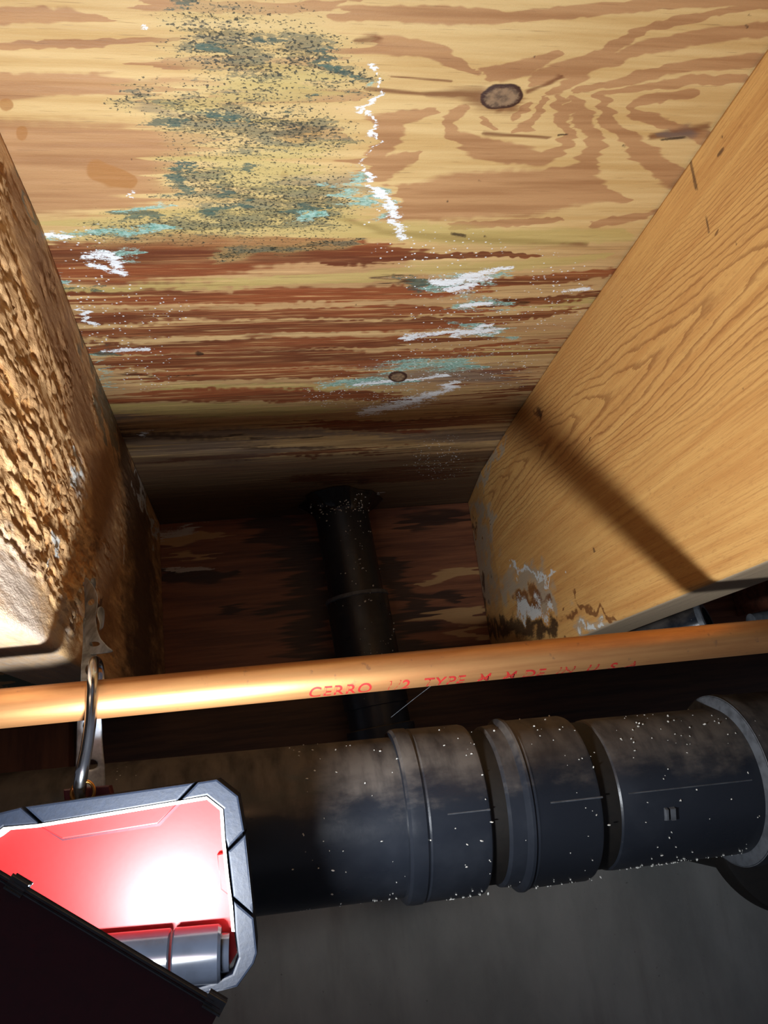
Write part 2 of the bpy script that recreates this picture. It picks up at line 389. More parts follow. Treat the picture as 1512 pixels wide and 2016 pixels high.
# ---- plywood ceiling
xs = joined(np.arange(-0.105, 0.285, 0.0016), 0.04, -0.90, 1.05)
ys = joined(np.arange(0.10, 0.875, 0.0008), 0.04, -0.45, 0.90)
X, Y = np.meshgrid(xs, ys, indexing='ij'); V = np.stack([X.ravel(), Y.ravel(), np.full(X.size, H)], -1)
px, py = proj(V)
vis = (V[:, 1] > 0.09)
px = np.where(vis, px, 5000.0)
wx, wy = V[:, 0], V[:, 1]
warp = (fbm(wx*9, wy*14, 3, 3)-0.5)*26
pxw = px+(fbm(wx*12, wy*20, 8, 3)-0.5)*22; pyw = py+warp*0.6
kz = strokes(px, py, [[(1060, 210, 420), (1250, 200, 420)]], lo_=0); kw = 1-sst(0.0, 0.30, kz)
jag = ((fbm(wx*5, wy*330, 41, 3)-0.5)*300+(fbm(wx*3, wy*90, 42, 3)-0.5)*300)
pxs = px+jag*(kw+0.10*(1-kw))+(vn(wx*150, wy*500, 31)-0.5)*14+(fbm(wx*60, wy*160, 19, 3)-0.5)*(12+6*kw)
pys = py+warp*0.45*(0.25+0.75*kw)+(fbm(wx*30, wy*60, 27, 3)-0.5)*(7+4*kw)+(vn(wx*330, wy*250, 37)-0.5)*6
pxm = px+jag*0.35+(fbm(wx*70, wy*200, 18, 3)-0.5)*40; pym = py+(fbm(wx*60, wy*120, 28, 3)-0.5)*24
T = strokes(pxs, pys, [
    # left third: broad level bands
    [(-80, 30, 20), (150, 28, 16), (300, 36, 7)], [(-80, 92, 9), (200, 86, 7), (420, 80, 4)], [(-80, 168, 26), (140, 165, 22), (330, 176, 8)],
    [(330, 130, 10), (620, 124, 16), (700, 118, 6)], [(420, 195, 14), (600, 190, 18), (700, 186, 10)],
    [(-60, 330, 95), (120, 330, 90), (230, 320, 70), (320, 290, 34)], [(300, 4, 14), (560, 14, 12), (700, 6, 8)], [(520, 260, 14), (640, 268, 12)],
    # top right long band
    [(700, 24, 14), (900, 30, 20), (1000, 34, 12), (1300, 8, 12), (1540, -8, 14)],
    [(750, 85, 22), (860, 100, 16), (930, 140, 10)],
    # plumes running up-right from the knot
    [(1040, 165, 10), (1100, 140, 16), (1180, 105, 10), (1290, 50, 9), (1420, 25, 7), (1540, 0, 7)],
    [(1080, 180, 9), (1170, 130, 12), (1260, 96, 13), (1380, 72, 15), (1540, 52, 15)],
    [(1130, 178, 6), (1220, 160, 8), (1330, 134, 13), (1460, 118, 14), (1540, 112, 12)],
    [(1160, 190, 5), (1240, 174, 7), (1360, 158, 9), (1470, 152, 9)],
    [(1360, 182, 8), (1290, 190, 9), (1235, 205, 9), (1240, 222, 9), (1320, 246, 10), (1390, 272, 14)],
    [(1172, 195, 12), (1190, 225, 11), (1230, 270, 14), (1290, 320, 26), (1330, 350, 22)],
    # nested rings under the knot
    [(1118, 196, 10), (1140, 222, 14), (1165, 260, 20), (1172, 300, 18), (1150, 335, 20)],
    [(1090, 196, 9), (1108, 225, 13), (1118, 262, 12), (1100, 300, 14), (1060, 316, 10)],
    [(1062, 196, 7), (1066, 225, 8), (1045, 250, 8), (1010, 258, 5)],
    [(1035, 210, 9), (1018, 232, 9)],
    [(905, 215, 12), (886, 240, 12), (890, 268, 14), (940, 290, 20), (1000, 302, 20), (1060, 312, 14)],
    [(955, 235, 7), (975, 252, 6)], [(960, 150, 14), (1040, 132, 18), (1095, 108, 8)],
    # right of the bleach line
    [(740, 300, 24), (760, 255, 30), (790, 235, 18), (860, 218, 8)], [(735, 340, 22), (780, 320, 18), (820, 305, 8)],
    [(800, 402, 34), (900, 385, 46), (1050, 378, 46), (1150, 370, 30), (1230, 392, 8)], [(780, 378, 16), (1000, 362, 18), (1160, 330, 12)],
    [(1175, 442, 7), (1260, 430, 8), (1330, 410, 6)], [(900, 445, 6), (1020, 438, 8), (1120, 430, 4)],
    # between red bands
    [(500, 640, 6), (900, 640, 5)],
])
band = fbm(wx*2.2+3, wy*46+fbm(wx*4, wy*6, 5)*3, 21, 4)
T = np.maximum(T, (band-0.54)*3-0.02-3*(1-kw))
RED = strokes(pxs, pys+warp*0.2, [
    [(60, 515, 44), (200, 518, 46), (400, 512, 46), (600, 500, 34), (760, 498, 22), (900, 512, 6)], [(760, 515, 10), (980, 500, 6), (1060, 505, 3)],
    [(120, 588, 12), (350, 584, 16), (700, 580, 14), (960, 565, 10), (1230, 538, 10), (1300, 530, 8)],
    [(900, 600, 8), (1080, 592, 10), (1200, 578, 9), (1280, 570, 6)],
    [(140, 628, 16), (400, 618, 14), (700, 612, 13), (900, 612, 5)], [(150, 660, 12), (350, 652, 16), (700, 640, 14), (850, 634, 10), (1130, 612, 5)],
    [(180, 690, 10), (500, 680, 16), (800, 668, 12), (950, 655, 5)], [(200, 720, 10), (480, 712, 20), (760, 705, 18), (960, 690, 6), (1100, 665, 5)],
    [(215, 748, 9), (400, 738, 13), (680, 738, 10)], [(230, 790, 10), (330, 780, 14), (560, 782, 14), (690, 775, 10), (820, 782, 6)],
    [(900, 800, 6), (1010, 770, 12), (1090, 740, 8)], [(950, 735, 5), (1090, 715, 5)],
    [(600, 835, 8), (850, 842, 14), (1000, 822, 12)], [(640, 945, 6), (800, 930, 14), (930, 905, 8)], [(300, 905, 6), (520, 898, 8), (760, 885, 8)]])
OL = strokes(pxs, pys, [
    [(120, 450, 26), (300, 440, 40), (600, 430, 46), (760, 452, 26), (1000, 468, 26), (1230, 462, 16)], [(120, 572, 9), (400, 562, 9), (640, 552, 10), (850, 536, 18), (1050, 520, 16), (1200, 505, 8)],
    [(200, 800, 14), (450, 812, 18), (650, 808, 14)], [(440, 350, 80), (560, 330, 70)], [(470, 200, 60), (600, 150, 60)], [(1050, 610, 14), (1180, 590, 10)], [(240, 765, 8), (560, 765, 9), (740, 762, 9)],
    [(960, 700, 14), (1080, 690, 12)]])
BR = strokes(px+jag*0.10, py, [
    [(830, 186, 8), (900, 184, 18), (945, 192, 36), (1000, 205, 30)], [(720, 175, 8), (880, 190, 5)], [(1035, 180, 8), (1100, 150, 6)], [(950, 262, 8), (1080, 272, 5)],
    [(745, 75, 16), (700, 80, 10)], [(1280, 270, 10), (1400, 250, 12)], [(640, 420, 10), (760, 455, 10), (900, 470, 12), (1150, 480, 8)],
    [(560, 345, 12)], [(980, 215, 14)], [(540, 270, 10), (600, 250, 8)], [(880, 160, 4), (760, 150, 3)]])
AG = sst(440, 540, py+(fbm(wx*3, wy*60, 66, 3)-0.5)*120)*2-1
GY = strokes(pxs, pys, [
    [(560, 365, 28), (700, 360, 30)], [(330, 860, 14), (560, 850, 16), (740, 855, 10)], [(250, 870, 60), (400, 880, 46), (560, 905, 34)], [(720, 740, 30), (900, 735, 34), (1050, 745, 16)], [(240, 830, 14), (330, 815, 8)],
    [(760, 860, 14), (980, 860, 18)], [(360, 225, 26), (420, 210, 20)], [(1290, 268, 8), (1360, 262, 22)]])
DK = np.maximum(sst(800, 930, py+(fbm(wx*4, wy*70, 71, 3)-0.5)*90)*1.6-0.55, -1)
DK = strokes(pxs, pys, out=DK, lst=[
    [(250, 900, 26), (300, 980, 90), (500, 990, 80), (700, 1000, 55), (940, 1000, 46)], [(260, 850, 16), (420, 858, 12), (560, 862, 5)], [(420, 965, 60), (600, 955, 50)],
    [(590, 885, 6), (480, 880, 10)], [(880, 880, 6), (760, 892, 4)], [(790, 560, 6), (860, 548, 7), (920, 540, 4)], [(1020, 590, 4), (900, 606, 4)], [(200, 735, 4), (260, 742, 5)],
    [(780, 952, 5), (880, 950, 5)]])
MO = strokes(pxm, pym, [
    [(410, 60, 110), (470, 95, 150), (520, 130, 130)], [(600, 100, 110), (680, 150, 70)], [(360, 230, 90), (480, 240, 150), (620, 250, 90)], [(380, 360, 120), (480, 400, 130), (620, 400, 110)],
    [(180, 455, 40), (400, 440, 55), (650, 430, 50)], [(280, 190, 50)], [(440, 500, 20), (700, 470, 16)]], lo_=0.0)
BL = strokes(pxm, pym, [
    [(665, 118, 26), (672, 145, 24)], [(340, 232, 16), (290, 243, 10), (250, 246, 3)], [(425, 225, 20), (480, 230, 20)], [(345, 5, 14), (400, 3, 14)], [(340, 345, 28), (335, 372, 24), (370, 330, 18)],
    [(480, 330, 16)], [(410, 88, 13), (468, 100, 13)], [(590, 225, 14)], [(615, 190, 10)], [(230, 425, 16), (290, 418, 14)], [(415, 410, 12)], [(450, 405, 10), (400, 412, 14)],
    [(610, 410, 20), (560, 412, 12)], [(680, 185, 14)], [(500, 80, 8), (560, 86, 8)], [(410, 375, 10), (440, 390, 10)], [(330, 130, 9)], [(612, 135, 10)], [(805, 560, 12), (850, 552, 14)],
    [(140, 568, 10), (200, 575, 8)], [(205, 690, 12), (250, 700, 10)], [(900, 655, 8), (960, 650, 8)]])
CYA = strokes(pxm, pym, [
    [(700, 352, 24), (722, 378, 16), (745, 405, 18), (775, 430, 10)], [(640, 380, 20), (700, 402, 20)], [(120, 462, 14), (230, 452, 14), (330, 448, 8)], [(240, 415, 10), (290, 398, 10)],
    [(125, 548, 14), (160, 552, 8)], [(840, 566, 12), (900, 560, 20), (965, 548, 18)], [(870, 604, 10), (930, 600, 14), (980, 602, 8)], [(600, 752, 5), (720, 756, 12), (820, 752, 10)],
    [(740, 730, 10), (850, 716, 18), (940, 715, 16)], [(200, 500, 12), (270, 505, 14)], [(730, 165, 8)], [(580, 425, 10), (640, 425, 10)], [(880, 640, 6), (1000, 660, 8)], [(210, 700, 8), (190, 780, 5)],
    [(1000, 548, 5), (1050, 540, 6)]])
edge = [(742, 128), (735, 148), (748, 175), (722, 212), (742, 238), (722, 262), (738, 262), (712, 330), (728, 352), (722, 370), (760, 392), (752, 408), (790, 428), (778, 440), (808, 458), (790, 470)]
WH = strokes(px+(pxm-px)*0.35, py+(pym-py)*0.4, [
    [(x, y, 10 if y > 330 else (9 if k in (0, 3, 5) else 3.5)) for k, (x, y) in enumerate(edge)],
    [(730, 370, 10), (775, 415, 9)], [(740, 128, 8)], [(715, 218, 9)], [(165, 505, 10), (215, 500, 12), (240, 525, 16)], [(850, 556, 7), (905, 556, 12), (960, 540, 12), (1010, 528, 5)], [(880, 572, 8), (940, 562, 8)],
    [(900, 603, 6), (960, 600, 6)], [(255, 383, 10)], [(715, 812, 12), (770, 800, 13), (850, 778, 12), (905, 752, 6)], [(930, 552, 9), (980, 548, 7)], [(180, 520, 8), (250, 540, 8)], [(700, 758, 4), (820, 746, 5), (880, 738, 5)], [(800, 665, 8), (880, 655, 8), (980, 652, 8)],
    [(900, 662, 7), (960, 640, 6)], [(100, 460, 9), (150, 465, 6)], [(290, 52, 8)], [(200, 690, 4), (300, 690, 5)], [(150, 610, 7), (190, 640, 7)], [(740, 978, 8), (725, 985, 10)], [(1100, 575, 3), (1170, 565, 4)],
    [(291, 853, 9)], [(783, 741, 5)]])
CR = strokes(px, py, [
    [(180, 520, 80), (230, 620, 110), (280, 690, 80)], [(880, 560, 130), (950, 640, 150), (820, 720, 90)], [(800, 495, 60)], [(1080, 560, 80)], [(760, 440, 50)], [(1000, 700, 70), (640, 770, 50)], [(860, 910, 60)]])
KN = strokes(px+(py-190)*0.25, (py-190)*1.3+190, [[(978, 190, 34), (998, 188, 33)]])
KN = np.maximum(KN, strokes(px, (py-741)*1.7+741, [[(783, 741, 20)]])*0.9)
KN = np.maximum(KN, strokes(px, (py-946)*2+946, [[(714, 946, 20)]])*0.19)
AMB = strokes(px+(fbm(wx*50, wy*60, 55, 3)-0.5)*24, py+(fbm(wx*50, wy*60, 56, 3)-0.5)*24, [[(190, 335, 26), (215, 348, 26), (255, 362, 15)], [(15, 205, 15)], [(42, 264, 13)], [(575, 270, 18), (620, 264, 16)], [(560, 345, 10)]])
INK = strokes(px, py, [[(715, 153, 5)], [(758, 285, 0.1)], [(1228, 287, 5)], [(944, 356, 4)], [(1290, 352, 3)], [(260, 314, 3)], [(190, 408, 3)], [(880, 396, 4)], [(390, 696, 8), (400, 697, 3)], [(890, 460, 5), (915, 464, 5)], [(955, 466, 4)], [(1300, 275, 3), (1350, 270, 3)],
    [(1470, 52, 6)], [(1476, 30, 5)], [(1098, 266, 3), (1120, 264, 2)], [(1052, 112, 4)], [(230, 535, 3)], [(210, 548, 3)], [(700, 600, 3)]])
zv = V[:, 2] + 0*wx
# relief: knots stand a hair proud, torn grain is sunk
V[:, 2] = H - 0.0006*np.clip(KN*4, 0, 1) + 0.0004*(fbm(wx*20, wy*300, 4, 3)-0.5)*2*((px < 4000))
F_ = grid_faces(len(xs), len(ys))[:, ::-1]
nV = len(V)
x0, x1, y0, y1 = xs[0], xs[-1], ys[0], ys[-1]; tz = H+0.019
box = np.array([[x0, y0, H], [x1, y0, H], [x1, y1, H], [x0, y1, H], [x0, y0, tz], [x1, y0, tz], [x1, y1, tz], [x0, y1, tz]])
bf = np.array([[4, 5, 6, 7], [0, 1, 5, 4], [1, 2, 6, 5], [2, 3, 7, 6], [3, 0, 4, 7]])+nV
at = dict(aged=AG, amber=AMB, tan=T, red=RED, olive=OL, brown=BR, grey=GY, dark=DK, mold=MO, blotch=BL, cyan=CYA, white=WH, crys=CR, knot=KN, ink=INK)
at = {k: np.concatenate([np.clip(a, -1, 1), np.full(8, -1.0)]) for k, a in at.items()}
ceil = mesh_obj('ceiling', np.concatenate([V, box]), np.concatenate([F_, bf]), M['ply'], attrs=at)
ceil['kind'] = 'structure'; ceil['label'] = 'plywood subfloor underside with a dark knot, teal mould and red-brown stained bands'

# ---- joists
def joist(name, prof, ys, xoff, mat, fields, disp=None):
    """prof = [(x, z)] closed cross-section, first run is the face toward the bay; xoff(Y) shifts it"""
    pr = np.array(prof); n = len(pr)
    Yv = np.repeat(ys, n); P = np.tile(pr, (len(ys), 1))
    V = np.stack([P[:, 0]+xoff(Yv), Yv, P[:, 1]], -1)
    face = np.tile(np.arange(n), len(ys))
    if disp is not None: V, extra = disp(V, face)
    else: extra = {}
    px, py = proj(V); ok = V[:, 1] > 0.08
    at = fields(np.where(ok, px, 6000), py, V, face); at.update(extra)
    F = grid_faces(len(ys), n, wrap=True)
    o = mesh_obj(name, V, F, mat, attrs={k: np.clip(a, -1, 200) for k, a in at.items()})
    bm = bmesh.new(); bm.from_mesh(o.data); bm.verts.ensure_lookup_table()
    bm.faces.new([bm.verts[i] for i in range(n)]); bm.faces.new([bm.verts[i] for i in range((len(ys)-1)*n, len(ys)*n)][::-1])
    bmesh.ops.recalc_face_normals(bm, faces=bm.faces); bm.to_mesh(o.data); bm.free()
    return o
ZB = 0.0625; TH = 0.042
def profile(sgn, step):
    """face at x=0, body extends to sgn*TH"""
    p = [(0, z) for z in np.arange(H-0.0008, ZB+0.004, -step)]
    nf = len(p)
    for a in (0, 20, 45, 70, 90): p.append((sgn*(0.004-0.004*math.cos(math.radians(a))), ZB+0.004-0.004*math.sin(math.radians(a))))
    p += [(sgn*x, ZB) for x in np.arange(0.006, TH-0.004, 0.002)]
    for a in (0, 30, 60, 90): p.append((sgn*(TH-0.003+0.003*math.sin(math.radians(a))), ZB+0.003-0.003*math.cos(math.radians(a))))
    p += [(sgn*TH, z) for z in np.arange(ZB+0.02, H-0.01, 0.03)]+[(sgn*TH, H-0.0008)]
    return p, nf
ysj = np.concatenate([np.arange(-0.40, 0.12, 0.04), np.arange(0.12, RIM-0.002, 0.0013), [RIM-0.0008]])
# right
prR, nfR = profile(1, 0.0013)
def xr(Y): return np.interp(Y, [-0.4, 0.2, 0.37, 0.49, 0.62, 0.76, 0.87], [0.236, 0.240, 0.243, 0.2435, 0.2475, 0.254, 0.268])
def fieldsR(px, py, V, face):
    Yc, z = V[:, 1], V[:, 2]; inner = (face < nfR+3)
    # arches: axis drifts down as it nears the camera
    zc = np.interp(Yc, [0.15, 0.30, 0.40, 0.60, 0.70, 0.87], [0.178, 0.195, 0.205, 0.226, 0.236, 0.245])
    wz = z-zc+(fbm(Yc*10, z*25, 44, 3)-0.5)*0.012
    arch = (Yc*1.0-np.abs(wz)**1.5*np.where(wz > 0, 70, 46)+(fbm(Yc*14, z*50, 9, 3)-0.5)*0.02)
    m = sst(0.075, 0.03, np.abs(wz))*sst(0.82, 0.72, Yc)
    arch = (arch+2)*17
    d = dict(arch=arch, archmask=np.where(inner, m, 0))
    qx, qy = px, py
    px = px+(fbm(Yc*60, z*80, 12, 4)-0.5)*70; py = py+(fbm(Yc*60, z*80, 13, 4)-0.5)*70
    d['grey'] = np.where(inner, strokes(px, py, [[(1000, 1160, 34), (1050, 1130, 30), (1090, 1190, 26)], [(945, 1000, 20), (950, 1100, 26), (960, 1180, 24)], [(938, 950, 14), (1000, 850, 5)], [(1250, 1230, 10), (1150, 1236, 14)]]), 0.9)
    d['brown'] = strokes(px, py, [[(1030, 1185, 26), (1060, 1180, 22)], [(1265, 1212, 6), (1280, 1210, 8)], [(940, 1145, 8)], [(1060, 812, 10)], [(1130, 1215, 14)], [(1200, 1220, 10), (1130, 1180, 4)]])
    d['dark'] = strokes(px, py, [[(960, 1235, 20), (1030, 1240, 34), (1100, 1238, 14)], [(944, 1150, 7)], [(925, 1040, 6), (935, 1220, 12)], [(1100, 1215, 8)], [(930, 1100, 8), (950, 1200, 18)]])
    d['white'] = strokes(px, py, [[(1030, 1205, 20), (1060, 1200, 20)], [(1150, 1235, 5), (1240, 1232, 5)], [(1010, 1120, 6), (1090, 1140, 6)]])
    px, py = qx, qy
    d['ink'] = strokes(px, py, [[(1358, 310, 4), (1371, 372, 5)], [(1390, 425, 3), (1396, 460, 3)], [(1060, 806, 7), (1064, 818, 6)], [(1414, 306, 5), (1424, 292, 4)], [(1422, 270, 5)], [(1463, 766, 4)], [(1168, 1078, 2), (1170, 1085, 4)],
        [(1225, 585, 3)], [(1450, 478, 3), (1449, 482, 3)], [(1394, 630, 3)], [(1268, 1208, 3)], [(1278, 1213, 4)], [(1089, 970, 2)], [(1300, 700, 0.1)]])
    for k in ('brown', 'dark', 'white', 'ink'): d[k] = np.where(inner, d[k], -1)
    return d
jr = joist('floor_joist', prR, ysj, xr, M['jr'], fieldsR)
tag(jr, 'smooth golden fir joist with arched grain, forming the right side of the bay', 'joist')
# left
prL, nfL = profile(-1, 0.0009)
def xl(Y): return np.interp(Y, [-0.4, 0.285, 0.35, 0.445, 0.62, 0.87], [-0.094, -0.0935, -0.0925, -0.0955, -0.0975, -0.0985])
def dispL(V, face):
    px, py = proj(V); Yc = V[:, 1]; z = V[:, 2]; ok = Yc > 0.08; px = np.where(ok, px, 6000)
    m = strokes(px, py, [[(-60, 350, 90), (0, 560, 110), (50, 760, 100), (85, 930, 95), (130, 1080, 90), (150, 1200, 60)], [(-80, 800, 80), (20, 1000, 90), (90, 1100, 60)]], lo_=0)
    m = sst(0.10, 0.62, m+(fbm(Yc*22, z*60, 61, 3)-0.5)*1.3)
    sh = z+Yc*0.10
    n1 = fbm(Yc*105, sh*320, 31, 3); n2 = fbm(Yc*34, sh*150, 77, 4); n3 = vn(Yc*260, sh*420, 5)
    chip = sst(0.46, 0.53, n1)*0.8+sst(0.45, 0.53, n2)*0.9
    terr = chip*0.0015*m + (n3-0.5)*0.0012*m
    small = (fbm(Yc*70, z*260, 90, 4)-0.5)*0.0011+(fbm(Yc*8, z*16, 14, 2)-0.5)*0.002
    inn = np.where(face < nfL, 1.0, np.where(face < nfL+14, 0.35, 0))
    edge = sst(0.0, 0.006, H-z)
    V = V.copy(); V[:, 0] += (terr*1.0-0.0015*m+small)*inn*edge*sst(0.87, 0.84, Yc)
    return V, dict(chip=np.clip((1-chip)*m, 0, 1))
def fieldsL(px, py, V, face):
    inner = (face < nfL+3); g = np.where(inner, 1, 0)
    d = {}
    Yc, z = V[:, 1], V[:, 2]; px = px+(fbm(Yc*40, z*90, 12, 4)-0.5)*40; py = py+(fbm(Yc*30, z*80, 13, 4)-0.5)*70
    d['grey'] = strokes(px, py, [[(-40, 1080, 90), (20, 1150, 90), (70, 1260, 40)], [(150, 900, 16), (160, 980, 12)], [(140, 1200, 30), (110, 1290, 24)]])
    d['grey'] = np.where(inner, d['grey'], 0.5)
    d['brown'] = strokes(px, py, [[(30, 350, 40), (100, 600, 50), (170, 850, 40)], [(200, 900, 40), (210, 1100, 46), (200, 1260, 40)]])
    d['dark'] = strokes(px, py, [[(232, 840, 12), (262, 950, 36), (280, 1100, 46), (280, 1340, 60)], [(190, 1180, 6), (170, 1260, 5)], [(120, 540, 3), (180, 700, 5), (240, 870, 8)]])
    d['mold'] = strokes(px, py, [[(140, 600, 4), (190, 740, 14), (212, 820, 18), (222, 870, 12)], [(20, 300, 3), (90, 470, 3)]])
    d['white'] = strokes(px, py, [[(266, 930, 5), (284, 990, 6), (310, 1060, 6)], [(148, 880, 6), (152, 960, 7)], [(100, 1050, 8), (105, 1110, 6)], [(240, 1090, 6), (245, 1120, 4)]])
    for k in ('brown', 'dark', 'mold', 'white'): d[k] = np.where(inner, d[k], -1)
    return d
jl = joist('floor_joist', prL, ysj, xl, M['jl'], fieldsL, dispL)
tag(jl, 'rough-sawn brown joist with torn splintered face, forming the left side of the bay', 'joist')

# ---- rim board
xs = joined(np.arange(-0.30, 0.30, 0.0025), 0.03, -0.90, 1.05); zs = np.arange(0.0635, H-0.0005, 0.0012); zs[-1] = H-0.0009
X, Z = np.meshgrid(xs, zs, indexing='ij')
V = np.stack([X.ravel(), np.full(X.size, RIM), Z.ravel()], -1); px, py = proj(V)
px = px+(fbm(V[:, 0]*8, V[:, 2]*260, 81, 3)-0.5)*190; py = py+(fbm(V[:, 0]*20, V[:, 2]*40, 82, 3)-0.5)*36
at = dict(
    tan=strokes(px, py, [[(840, 1140, 10), (935, 1125, 14)], [(860, 1215, 12), (940, 1205, 18)], [(880, 1240, 14), (930, 1245, 16)], [(-20, 1342, 40), (140, 1342, 40)], [(320, 1060, 18), (430, 1058, 8)], [(330, 1100, 8), (420, 1090, 6)]]),
    dark=strokes(px, py, [[(320, 1135, 16), (420, 1132, 16), (500, 1128, 8)], [(500, 1010, 40), (620, 1100, 60), (600, 1250, 60)], [(820, 1030, 24), (930, 1020, 20)], [(740, 1110, 30), (820, 1200, 40), (760, 1300, 50)], [(860, 1170, 14), (930, 1180, 12)], [(490, 1200, 30)], [(600, 1310, 40), (960, 1300, 40)]]),
    mold=strokes(px, py, [[(10, 1340, 20), (70, 1342, 22)]]),
    white=strokes(px, py, [[(326, 1048, 14), (370, 1044, 12), (402, 1036, 6)], [(320, 1125, 4), (420, 1117, 4)]]))
nV = len(V); tk = RIM+0.038
box = np.array([[xs[0], RIM, zs[0]], [xs[-1], RIM, zs[0]], [xs[-1], RIM, zs[-1]], [xs[0], RIM, zs[-1]], [xs[0], tk, zs[0]], [xs[-1], tk, zs[0]], [xs[-1], tk, zs[-1]], [xs[0], tk, zs[-1]]])
bf = np.array([[5, 4, 7, 6], [0, 4, 5, 1], [1, 5, 6, 2], [2, 6, 7, 3], [3, 7, 4, 0]])+nV
rim = mesh_obj('rim_board', np.concatenate([V, box]), np.concatenate([grid_faces(len(xs), len(zs)), bf]), M['rim'], attrs={k: np.concatenate([a, np.full(8, -1.0)]) for k, a in at.items()})
tag(rim, 'dark water-stained rim board closing the far end of the bay under the subfloor', 'board')
# neighbouring joists of the same floor
def plain_joist(x, label):
    bm = bmesh.new(); box_bm(bm, (x, -0.40, ZB), (x+TH, RIM-0.0008, H-0.0008)); bevel_all(bm, 0.003)
    return tag(bm_obj('floor_joist', bm, M['sill'], smooth=True), label, 'joist')
plain_joist(-0.57, 'outer joist left of the rough joist, out of the lamp light')
plain_joist(0.70, 'outer joist right of the golden joist, out of the lamp light')
# ---- sill plate, boards, wall, floor
bm = bmesh.new(); box_bm(bm, (-0.9, RIM-0.012, -0.020), (1.05, RIM+0.12, 0.0625)); bevel_all(bm, 0.002)
tag(bm_obj('sill_plate', bm, M['sill'], smooth=True), 'brown sill plate lying on the concrete wall under the rim board', 'board')
bm = bmesh.new(); a = on(-120, 1500, 1, RIM-0.02); b = on(143, 1500, 1, RIM-0.02); box_bm(bm, (a[0], RIM-0.036, -0.06), (b[0], RIM-0.0125, 0.0615)); bevel_all(bm, 0.002)
tag(bm_obj('wooden_board', bm, M['board'], smooth=True), 'reddish-brown upright board beyond the copper pipe, left of the metal strap', 'board')
bm = bmesh.new(); box_bm(bm, (-0.9, RIM, -1.2), (1.05, RIM+0.15, -0.0202))
wb = bm_obj('wall_back', bm, M['conc']); wb['kind'] = 'structure'; wb['label'] = 'bare grey concrete foundation wall'
bm = bmesh.new(); box_bm(bm, (-0.9, -0.45, -1.25), (1.05, RIM+0.15, -1.2))
fl = bm_obj('floor', bm, M['conc']); fl['kind'] = 'structure'; fl['label'] = 'concrete floor far below'

# ================================================================== COPPER PIPE
cA = Vector((-0.62, 0.352, 0.0415)); cB = Vector((0.80, 0.352, 0.0215)); RC = 0.0082
a = Vector(on(0, 1395, 1, 0.352)); b = Vector(on(1512, 1252, 1, 0.352)); cdir = (b-a).normalized()
cA = a-cdir*0.5; cB = b+cdir*0.5
cp = thing('copper_pipe', 'long horizontal copper water pipe with red printing, crossing under both joists', 'pipe', tuple(cA))
lathe('pipe_tube', cA, cB, [(0, RC), ((cB-cA).length, RC)], M['cop'], cp, 64)
# red print wrapped on the lower front of the pipe
TXT = 'CERRO  1/2  TYPE  M  M DE  IN  U. S. A'
cu = bpy.data.curves.new('t', 'FONT'); cu.body = TXT; cu.size = 1.0; cu.offset = 0.008; cu.shear = 0.12; cu.space_character = 1.12
to = bpy.data.objects.new('t', cu); COL.objects.link(to); bpy.context.view_layer.update()
dg = bpy.context.evaluated_depsgraph_get(); tm = bpy.data.meshes.new_from_object(to.evaluated_get(dg))
bpy.data.objects.remove(to); 
xs_ = [v.co.x for v in tm.vertices]; w0, w1 = min(xs_), max(xs_)
bm = bmesh.new(); bm.from_mesh(tm)
bmesh.ops.triangulate(bm, faces=bm.faces); bmesh.ops.subdivide_edges(bm, edges=bm.edges, cuts=2)
T0 = Vector(on(606, 1345, 1, 0.352)); T1 = Vector(on(1246, 1290, 1, 0.352))
s0 = (T0-cA).dot(cdir); s1 = (T1-cA).dot(cdir)
uu = Vector((0, -1, 0)); vv = cdir.cross(uu).normalized(); vv = vv if vv.z < 0 else -vv; uu = (uu-cdir*uu.dot(cdir)).normalized()
for v in bm.verts:
    t = (v.co.x-w0)/(w1-w0); hgt = v.co.y/0.72
    s = s0+(s1-s0)*t
    phi = math.radians(29+20*t)+(1-hgt)*0.0064/RC
    v.co = cA+cdir*s+(uu*math.cos(phi)+vv*math.sin(phi))*(RC+0.00006)
o = bm_obj('printed_lettering', bm, M['ink']); adopt(o, cp); o['label'] = 'red printed lettering'
# green corrosion spots
bm = bmesh.new()

# ================================================================== BLACK DRAIN PIPE
YD = 0.48
aL = Vector(on(650, 1618, 1, YD)); aR = Vector(on(1250, 1552, 1, YD)); adir = (aR-aL).normalized()
def axp(x):      # point of the axis whose image lies at column x
    best = None
    r = ray(x, 1580)
    # intersect the axis with the vertical image column: solve in projected space
    lo_, hi_ = -2.0, 2.0
    for _ in range(50):
        m = (lo_+hi_)/2; P = np.array(aL+adir*m)[None]; q = proj(P)[0][0]
        if q < x: lo_ = m
        else: hi_ = m
    return lo_
dA = aL+adir*(-0.75)
def S(x): return axp(x)+0.75
dp = thing('drain_pipe', 'thick black plastic drain pipe with couplings running across in front of the wall', 'pipe', tuple(dA))
r0 = 0.0440
lathe('pipe_section', dA, dA+adir, [(0, r0), (S(790), r0)], M['abs'], dp, 96)
def rr(s, a, b):    # profile of a hub from s0 to s1 with rounded shoulders
    return s
s0, s1 = S(775), S(925)
lathe('coupling', dA, dA+adir, [(s0, r0-0.001), (s0+0.0005, 0.0468), (s0+0.002, 0.0482), (s0+0.005, 0.0486), (s0+0.010, 0.0485), (s0+0.0105, 0.0479), (s0+0.0115, 0.0474), (s0+0.0125, 0.0480), (s0+0.0140, 0.0478), (s1-0.003, 0.0478), (s1-0.001, 0.0472), (s1, 0.0460), (s1, 0.040)], M['abs'], dp, 96)
lathe('pipe_section', dA, dA+adir, [(s1-0.004, 0.0434), (S(985), 0.0434)], M['gap'], dp, 96)
s0, s1 = S(955), S(1124)
